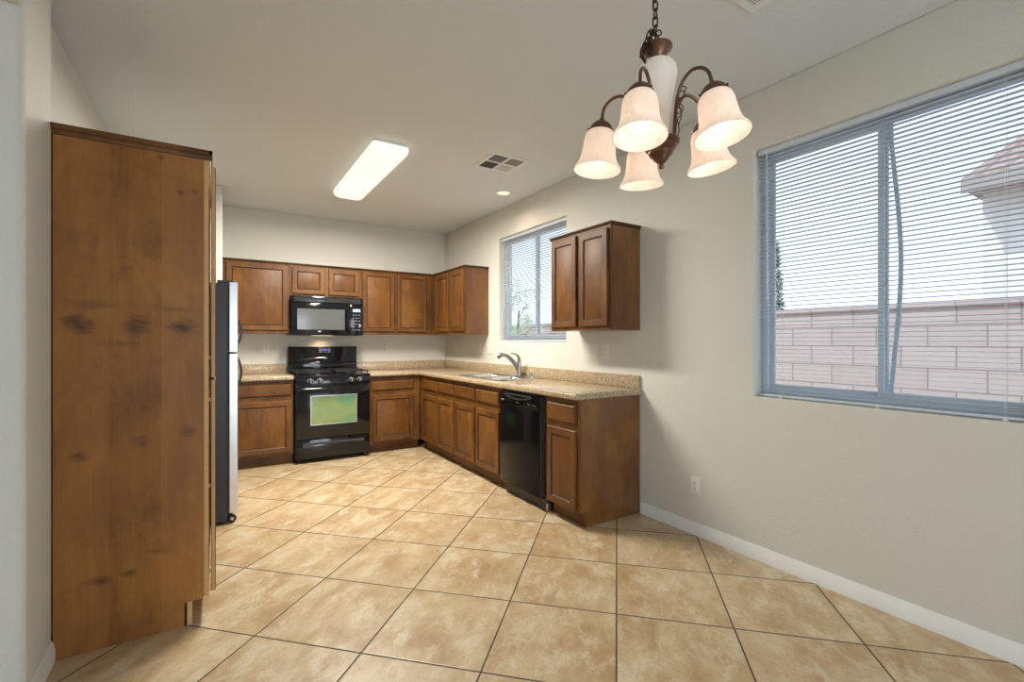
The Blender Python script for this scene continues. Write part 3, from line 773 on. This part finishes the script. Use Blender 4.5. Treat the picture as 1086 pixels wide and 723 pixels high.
MB().tube(P, [0.002+0.0035*k/16 for k in range(17)], 6).build('accent_strip', M_steel, bgo)
MB().box(0.375, 0.415, 0.5560, 0.5600, 1.068, 1.080, bev=0.0015).build('badge', M_mark, bgo)

# ------------------------------------------------------------------ microwave
mwx, mwz0, mwz1 = -1.971, 1.336, 1.7655; MWW = 0.760; MWH = mwz1-mwz0
mw = thing('microwave', 'black over-the-range microwave mounted above the stove', 'microwave', (mwx, -0.385, mwz0))
MB().box(0.001, MWW-0.001, 0.026, 0.383, 0.0, MWH, bev=0.003).build('body', M_blacks, mw)
# top vent band, stepped
v = MB(); v.box(0.0, MWW, -0.002, 0.0255, MWH-0.075, MWH, bev=0.006, seg=2)
v = v.build('vent_grille', M_black, mw)
g = MB()
for k in range(5): g.box(0.03, MWW-0.03, -0.0028, -0.0021, MWH-0.018-0.010*k, MWH-0.015-0.010*k)
g.build('vent_slots', M_slot, v)
d = MB().box(0.0, 0.607, -0.006, 0.0255, 0.004, MWH-0.078, bev=0.006, seg=2).build('door', M_black, mw)
MB().box(0.058, 0.552, -0.0075, -0.0061, 0.062, 0.290, bev=0.0006).build('window', M_mwin, d)
h = MB(); h.tube([(0.590, -0.008, 0.300), (0.590, -0.034, 0.285), (0.590, -0.042, 0.20), (0.590, -0.042, 0.13), (0.590, -0.034, 0.065), (0.590, -0.008, 0.05)], [0.010, 0.011, 0.012, 0.012, 0.011, 0.010], 12)
h.build('handle', M_black, d)
MB().box(0.268, 0.300, -0.0072, -0.0061, 0.036, 0.048, bev=0.0005).build('badge', M_mark, d)
c = MB().box(0.609, MWW, -0.006, 0.0255, 0.004, MWH-0.078, bev=0.005, seg=2).build('control_panel', M_black, mw)
MB().box(0.640, 0.728, -0.0072, -0.0061, 0.268, 0.302, bev=0.0005).build('display', M_disp, c)
g = MB()
for r_ in range(6):
    for k in range(3):
        if r_ == 4 and k == 1: continue
        g.box(0.641+0.031*k, 0.660+0.031*k, -0.0069, -0.0061, 0.228-0.034*r_, 0.238-0.034*r_, bev=0.0003)
g.build('keypad', M_key, c)
MB().lathe([(0.001, 0), (0.012, 0), (0.012, 0.0025), (0.001, 0.003)], (0.722, -0.0062, 0.115), 14, mtx=Matrix.Rotation(PI/2, 4, 'X')).build('button', M_mark, c)
MB().box(0.24, 0.46, 0.18, 0.24, -0.003, -0.0003, bev=0.001).build('lamp_lens', M_lens, mw)
l = bpy.data.lights.new('microwave_lamp', 'SPOT'); l.energy = 3.2; l.color = (1.0, 0.72, 0.45); l.spot_size = 2.4; l.spot_blend = 0.8; l.shadow_soft_size = 0.03
lo = bpy.data.objects.new('microwave_lamp', l); COL.objects.link(lo); lo.location = (-1.61, -0.13, 1.325); lo.rotation_euler = (0.15, 0, 0)

# ------------------------------------------------------------------ dishwasher
dw = thing('dishwasher', 'black dishwasher built in under the counter', 'dishwasher', (XFR, -2.484, 0), RR)
DWW = 0.620
MB().box(0.004, DWW-0.004, 0.010, 0.560, 0.100, 0.862).build('tub', M_slot, dw)
# slightly ajar at one side: the photo shows a pale gap along its right edge
d = MB().box(0.008, 0.590, -0.030, 0.009, 0.100, 0.745, bev=0.004, seg=2).build('door', M_dwb, dw)
c = MB(); c.box(0.008, 0.590, -0.036, 0.009, 0.747, 0.853, bev=0.006, seg=2)
c = c.build('control_panel', M_dwb, dw)
MB().box(0.5905, 0.6015, -0.026, 0.009, 0.100, 0.850, bev=0.001).build('door_edge', M_blacks, dw)
MB().box(0.6020, 0.6085, -0.010, 0.009, 0.110, 0.850).build('insulation_strip', M_steel, dw)
P = []
for k in range(19):
    t = k/18; P.append((0.10+0.40*t, -0.040, 0.838-0.028*math.sin(PI*t)))
MB().tube(P, 0.006, 8).build('handle_lip', M_blacks, c)
MB().box(0.12, 0.48, -0.0372, -0.0361, 0.838, 0.846).build('handle_recess', M_slot, c)
MB().box(0.045, 0.085, -0.0372, -0.0361, 0.783, 0.792, bev=0.0004).build('badge', M_mark, c)
g = MB()
for k, xx in enumerate((0.27, 0.285, 0.30, 0.43, 0.445, 0.46, 0.50, 0.515, 0.53)): g.box(xx, xx+0.009, -0.0370, -0.0361, 0.778+0.006*(k % 2), 0.783+0.006*(k % 2))
g.build('control_marks', M_key, c)
MB().box(0.020, 0.600, 0.030, 0.060, 0.004, 0.092, bev=0.002).build('kick_plate', M_blacks, dw)
MB().box(0.596, 0.612, 0.022, 0.052, 0.001, 0.060, bev=0.002).build('leveling_foot', M_steel, dw)

# ------------------------------------------------------------------ refrigerator (facing +x)
FRX = -2.592; FRY = -2.100
fr = thing('refrigerator', 'black-sided refrigerator with stainless doors behind the pantry', 'refrigerator', (FRX, FRY, 0), PI/2)
FW = 0.820
MB().box(0, FW, 0.0, 0.700, 0.020, 1.672, bev=0.004).build('body', M_fridge, fr)
for (z0, z1, hz0, hz1, nm) in ((0.075, 1.182, 0.86, 1.165, 'door'), (1.196, 1.680, 1.21, 1.50, 'freezer_door')):
    # rounded door: convex section across its width
    sec = [(0.002, -0.014), (0.002, -0.060)]
    for k in range(1, 12):
        t = k/12; sec.append((0.002+(FW-0.004)*t, -0.064-0.006*math.sin(PI*t)))
    sec += [(FW-0.002, -0.060), (FW-0.002, -0.014)]
    dd_ = MB().prism(sec, 'z', z0, z1).build(nm, M_steel, fr, ang=25)
    MB().box(0.006, FW-0.006, -0.0135, -0.0008, z0+0.004, z1-0.004).build('gasket', M_slot, dd_)
    P = []
    for k in range(13):
        t = k/12; P.append((FW-0.05, -0.060-0.056*math.sin(PI*t)**0.7, hz0+(hz1-hz0)*t))
    MB().tube(P, 0.010, 10).build('handle', M_blacks, dd_)
MB().box(0.02, 0.09, -0.05, 0.06, 1.6725, 1.694, bev=0.004).build('hinge_cover', M_blacks, fr)
MB().box(0.05, FW-0.05, -0.030, -0.0008, 0.030, 0.072, bev=0.003).build('kick_grille', M_blacks, fr)
for xx in (0.035, FW-0.035):
    MB().lathe([(0.001, -0.012), (0.022, -0.012), (0.026, -0.006), (0.026, 0.006), (0.022, 0.012), (0.001, 0.012)], (xx, -0.030, 0.027), 18, mtx=Matrix.Rotation(PI/2, 4, 'Y')).build('caster', M_knob, fr)
    MB().lathe([(0.001, -0.0135), (0.009, -0.0135), (0.009, 0.0135), (0.001, 0.0135)], (xx, -0.030, 0.027), 12, mtx=Matrix.Rotation(PI/2, 4, 'Y')).build('caster_hub', M_steel, fr)

# ------------------------------------------------------------------ outlets and switches (local front -y)
def plate(kind, label, loc, rz, gangs=1, group='outlets and switches along the walls'):
    w = 0.070*gangs - (0.024 if gangs > 1 else 0)
    t = thing('wall_outlet' if kind == 'outlet' else 'light_switch', label, 'outlet' if kind == 'outlet' else 'switch', loc, rz, group)
    MB().box(-w/2, w/2, -0.0065, -0.0008, -0.0575, 0.0575, bev=0.002, seg=2).build('cover_plate', M_plate, t)
    for g_ in range(gangs):
        cx = (g_-(gangs-1)/2)*0.046
        if kind == 'outlet' and g_ == gangs-1:
            for zz in (0.021, -0.021):
                r_ = MB(); r_.lathe([(0.001, 0), (0.0165, 0), (0.0165, 0.0015), (0.015, 0.0025), (0.001, 0.0025)], (cx, -0.0066, zz), 20, mtx=Matrix.Rotation(PI/2, 4, 'X') @ Matrix.Scale(0.86, 4, (0, 1, 0)))
                r_ = r_.build('receptacle', M_plate, t)
                s = MB(); s.box(cx-0.0075, cx-0.0055, -0.0098, -0.0090, zz-0.001, zz+0.008); s.box(cx+0.0055, cx+0.0075, -0.0098, -0.0090, zz-0.001, zz+0.007)
                s.lathe([(0.001, 0), (0.0026, 0), (0.0026, 0.0008), (0.001, 0.0008)], (cx, -0.0091, zz-0.008), 10, mtx=Matrix.Rotation(PI/2, 4, 'X'))
                s.build('slots', M_slot, r_)
        else:
            MB().prism([(-0.0067, -0.033), (-0.0095, -0.033), (-0.0075, 0.0), (-0.0100, 0.033), (-0.0067, 0.033)], 'x', cx-0.0165, cx+0.0165).build('rocker', M_plate, t)
    return t
plate('outlet', 'low white outlet on the right wall near the floor', (0, -3.949, 0.325), RR)
plate('switch', 'white rocker switch under the freestanding wall cabinet, beside an outlet', (0, -2.985, 1.187), RR)
plate('outlet', 'white outlet under the freestanding wall cabinet, right of the switch', (0, -3.112, 1.187), RR)
plate('outlet', 'white outlet on the right wall nearest the room corner', (0, -0.339, 1.195), RR)
plate('switch', 'narrow white switch between the corner cabinet and the sink window', (0, -1.000, 1.185), RR)
plate('outlet', 'white double-gang plate just below the left edge of the sink window', (0, -1.240, 1.180), RR, 2)
plate('outlet', 'white outlet on the back wall left of the stove', (-2.177, 0, 1.192), 0)
plate('outlet', 'white outlet on the back wall right of the stove', (-0.779, 0, 1.205), 0)

# ------------------------------------------------------------------ ceiling fixtures
fl_ = thing('ceiling_light', 'long rectangular glowing light fixture on the kitchen ceiling', 'ceiling light', (-1.580, -1.885, H))
MB().box(-0.120, 0.120, -0.660, 0.660, -0.022, -0.0008, bev=0.002).build('housing', M_vent, fl_)
m = MB(); R = []
for (ins, z) in ((0.0, -0.023), (0.0, -0.050), (0.010, -0.072), (0.035, -0.088), (0.06, -0.092)):
    R.append(rrect(0, 0, 0.270-2*ins, 1.340-2*ins, max(0.012, 0.03), z, 4))
m.rings(R).build('diffuser', M_fluor, fl_)
l = bpy.data.lights.new('ceiling_light_glow', 'AREA'); l.shape = 'RECTANGLE'; l.size = 0.24; l.size_y = 1.3; l.energy = 112; l.color = (1.0, 0.95, 0.85)
lo = bpy.data.objects.new('ceiling_light_glow', l); COL.objects.link(lo); lo.location = (-1.580, -1.885, H-0.095)

cn = thing('recessed_downlight', 'round recessed downlight in the ceiling above the sink', 'ceiling light', (-0.273, -1.971, H))
MB().lathe([(0.062, -0.001), (0.083, -0.001), (0.083, -0.004), (0.078, -0.007), (0.066, -0.006), (0.062, -0.003)], (0, 0, 0), 32, False, False).build('trim_ring', M_vent, cn)
MB().lathe([(0.001, -0.0018), (0.0615, -0.0018), (0.058, -0.004), (0.030, -0.010), (0.001, -0.012)], (0, 0, 0), 32).build('bulb', M_can, cn)
l = bpy.data.lights.new('downlight_beam', 'SPOT'); l.energy = 7; l.color = (1.0, 0.72, 0.55); l.spot_size = 2.6; l.spot_blend = 0.7; l.shadow_soft_size = 0.05
lo = bpy.data.objects.new('downlight_beam', l); COL.objects.link(lo); lo.location = (-0.273, -1.971, H-0.02)

def vent(label, cx, cy):
    t = thing('ceiling_vent', label, 'vent', (cx, cy, H), 0, 'square ceiling vents')
    a, b, i = 0.170, 0.138, 0.011
    MB().cells([-a, -b, -i, i, b, a], [-a, -b, -i, i, b, a], lambda x, y: not ((i < abs(x) < b) and (i < abs(y) < b)), 'z', -0.008, -0.0008).build('frame', M_vent, t, bev=0.0015, bseg=1)
    MB().box(-b, b, -b, b, -0.0022, -0.0009).build('duct', M_ventin, t)
    for (sx, sy, ax, mt, tl) in ((-1, 1, 'x', M_louverd, -1), (1, 1, 'y', M_vent, 1), (-1, -1, 'y', M_louver, -1), (1, -1, 'x', M_louvert, 1)):
        m = MB(); w = (b-i)
        for k in range(9):
            p = i+w*(k+0.5)/9
            if ax == 'x':
                m.box(min(sx*i, sx*b), max(sx*i, sx*b), sy*p-0.0045, sy*p+0.0045, -0.0072, -0.0062)
            else:
                m.box(sx*p-0.0045, sx*p+0.0045, min(sy*i, sy*b), max(sy*i, sy*b), -0.0072, -0.0062)
        m.build('louver', mt, t)
    return t
vent('square four-way ceiling vent near the downlight', -0.690, -2.622)
vent('ceiling vent beside the chandelier chain, cut off at the top edge', -0.838, -4.890)

# ------------------------------------------------------------------ chandelier
yw = 0.5651; cy_, sy_ = math.cos(yw), math.sin(yw)
tx, td = -0.0288, 0.0518
axw = Vector((tx*cy_+td*sy_, -tx*sy_+td*cy_, 1)).normalized()
piv = Vector((-1.562, -4.957, 2.136))
q = Vector((0, 0, 1)).rotation_difference(axw)
ch = bpy.data.objects.new('chandelier', None); COL.objects.link(ch); ch.location = piv
ch['label'] = 'bronze five-light chandelier with frosted bell shades hanging by a chain'; ch['category'] = 'chandelier'
ch.rotation_mode = 'QUATERNION'; ch.rotation_quaternion = q
# local z=0 is the top of the cap; rims at about -0.341
MB().lathe([(0.001, -0.048), (0.024, -0.047), (0.020, -0.042), (0.022, -0.035), (0.027, -0.025), (0.034, -0.014), (0.043, -0.005), (0.047, -0.001), (0.047, 0.002), (0.034, 0.004), (0.012, 0.010), (0.008, 0.014), (0.001, 0.015)], seg=32).build('cap', M_bronze, ch)
MB().lathe([(0.001, -0.278), (0.021, -0.278), (0.023, -0.262), (0.027, -0.235), (0.034, -0.190), (0.044, -0.140), (0.053, -0.102), (0.057, -0.080), (0.055, -0.062), (0.046, -0.049), (0.028, -0.045), (0.001, -0.046)], seg=36).build('glass_column', M_vase, ch)
MB().lathe([(0.001, -0.362), (0.006, -0.361), (0.008, -0.354), (0.005, -0.348), (0.012, -0.344), (0.022, -0.334), (0.023, -0.330), (0.032, -0.322), (0.035, -0.316), (0.035, -0.311), (0.043, -0.304), (0.046, -0.299), (0.046, -0.295), (0.053, -0.290), (0.055, -0.284), (0.050, -0.279), (0.001, -0.2785)], seg=36).build('bowl', M_bronze, ch)
lp = MB()
lp.tube([(0.017*math.cos(a), 0, 0.030+0.020*math.sin(a)) for a in [2*PI*k/20 for k in range(20)]], 0.0024, 8, closed=True)
lp.build('top_loop', M_bronzed, ch)

phi0 = 3.553
ZR = -0.340; RS = 0.186; SPL = 0.132; LS = 0.129
def arm_curve():
    K = [(0.046, -0.283), (0.052, -0.250), (0.056, -0.205), (0.066, -0.165), (0.084, -0.136), (0.110, -0.122), (0.138, -0.130), (0.158, -0.153), (0.1655, -0.188)]
    P = []
    for i in range(len(K)-1):       # Catmull-Rom
        p0 = K[max(i-1, 0)]; p1 = K[i]; p2 = K[i+1]; p3 = K[min(i+2, len(K)-1)]
        for s in range(5):
            t = s/5
            P.append(tuple(0.5*((2*p1[j])+(-p0[j]+p2[j])*t+(2*p0[j]-5*p1[j]+4*p2[j]-p3[j])*t*t+(-p0[j]+3*p1[j]-3*p2[j]+p3[j])*t**3) for j in (0, 1)))
    P.append(K[-1]); return P
AC = arm_curve()
bulb_lights = []
for i in range(5):
    a = phi0+i*2*PI/5
    e = Vector((math.cos(a), math.sin(a), 0)); z_ = Vector((0, 0, 1))
    arm = MB().tube([e*r_+z_*z for r_, z in AC], 0.0048, 10).build('arm', M_bronze, ch)
    # scroll hanging inside the arm
    P = []
    for k in range(26):
        t = k/25; th = 0.4+t*2.6*PI; rad = 0.016*(1-t*0.72)
        P.append(e*(0.076+rad*math.cos(th))+z_*(-0.172+rad*1.3*math.sin(th)))
    P2 = [e*0.060+z_*-0.262, e*0.072+z_*-0.235, e*0.066+z_*-0.205, e*0.078+z_*-0.190]
    s = MB(); s.tube(P, 0.0017, 6); s.tube(P2+[P[0]], 0.0017, 6); s.build('scroll', M_bronze, arm)
    # shade axis
    ax = (z_*math.cos(SPL)-e*math.sin(SPL)).normalized()
    cr = e*RS+z_*ZR; top = cr+ax*LS
    rot = z_.rotation_difference(ax).to_matrix().to_4x4(); mt = Matrix.Translation(top) @ rot
    cup = MB().lathe([(0.001, 0.028), (0.008, 0.028), (0.010, 0.022), (0.013, 0.019), (0.024, 0.014), (0.031, 0.006), (0.0335, -0.002), (0.037, -0.005), (0.038, -0.013), (0.034, -0.0135), (0.001, -0.012)], seg=28, mtx=mt).build('shade_cup', M_bronze, ch)
    sc = MB()
    for k in range(3):
        aa = 2*PI*k/3+0.5; u = Vector((math.cos(aa), math.sin(aa), 0))
        sc.tube([mt @ (u*0.033+z_*-0.006), mt @ (u*0.041+z_*-0.006)], [0.002, 0.003], 8)
    sc.build('thumb_screw', M_bronze, cup)
    out_ = [(0.030, -0.007), (0.037, -0.011), (0.0435, -0.020), (0.0470, -0.034), (0.0485, -0.056), (0.0510, -0.080), (0.0555, -0.099), (0.062, -0.113), (0.0690, -0.122), (0.0710, -0.129)]
    inn = [(r_-0.0035, z-0.0005) for r_, z in reversed(out_)]
    inn[0] = (0.0685, -0.1300)
    sh = MB().lathe(out_+inn, seg=40, mtx=mt, cap0=False, cap1=False).build('shade', M_shade, ch)
    MB().lathe([(0.001, -0.016), (0.012, -0.016), (0.013, -0.040), (0.018, -0.052), (0.027, -0.070), (0.030, -0.085), (0.026, -0.099), (0.015, -0.109), (0.001, -0.112)], seg=24, mtx=mt).build('bulb', M_bulb, sh)
    l = bpy.data.lights.new('chandelier_bulb_glow', 'POINT'); l.energy = 0.12; l.color = (1.0, 0.84, 0.70); l.shadow_soft_size = 0.02
    lo = bpy.data.objects.new('chandelier_bulb_glow', l); COL.objects.link(lo); lo.parent = ch; lo.location = mt @ Vector((0, 0, -0.122))

# chain: built upright in world space, parented keeping its place
def link_mesh(m, c, d, tw, L=0.034, Wd=0.019, r=0.0022):
    d = Vector(d).normalized(); u = d.orthogonal().normalized(); w = d.cross(u); s_ = u*math.cos(tw)+w*math.sin(tw)
    P = []
    for k in range(16):
        a = 2*PI*k/16; ca, sa = math.cos(a), math.sin(a)
        st_ = (L-Wd)/2*(1 if sa > 0 else -1)
        P.append(Vector(c)+s_*(Wd/2-r)*ca+d*((Wd/2-r)*sa+st_))
    m.tube(P, r, 6, closed=True)
inv = Matrix.LocRotScale(piv, q, None).inverted()
def to_local(o):
    o.data.transform(inv)
m = MB(); base = piv+axw*0.050; topp = Vector((base.x, base.y, H-0.030)); n_ = 21
for k in range(n_):
    t = (k+0.35)/n_; p = base.lerp(topp, t); link_mesh(m, p, topp-base, (k % 2)*PI/2+0.4)
o = m.build('chain', M_bronzed, ch); to_local(o)
right = Vector((cy_, -sy_, 0)); back = Vector((sy_, cy_, 0))
m = MB(); P = [base+axw*0.010, base-right*0.024-back*0.03+Vector((0, 0, -0.018)), base-right*0.040-back*0.035+Vector((0, 0, -0.055)), base-right*0.050-back*0.035+Vector((0, 0, -0.090)),
     base-right*0.040-back*0.04+Vector((0, 0, -0.112)), base-right*0.026-back*0.04+Vector((0, 0, -0.090)), base-right*0.026-back*0.038+Vector((0, 0, -0.055)), base-right*0.012-back*0.035+Vector((0, 0, -0.030)), base+right*0.010-back*0.025+Vector((0, 0, -0.012))]
k = 0
for a, b in zip(P, P[1:]):
    L_ = (b-a).length; nn = max(1, round(L_/0.024))
    for j in range(nn):
        link_mesh(m, a.lerp(b, (j+0.5)/nn), b-a, (k % 2)*PI/2+0.7, 0.032, 0.018); k += 1
o = m.build('spare_chain', M_bronzed, ch); to_local(o)
m = MB(); P = []
for k in range(60):
    t = k/59; P.append(base.lerp(topp, t)+right*0.007*math.sin(t*26)+back*0.007*math.cos(t*26))
m.tube(P, 0.0012, 6); o = m.build('power_wire', M_bronzed, ch); to_local(o)
m = MB(); m.lathe([(0.001, -0.034), (0.008, -0.032), (0.012, -0.026), (0.040, -0.018), (0.058, -0.008), (0.062, -0.001), (0.001, -0.0008)], (base.x, base.y, H), 32)
o = m.build('canopy', M_bronze, ch); to_local(o)
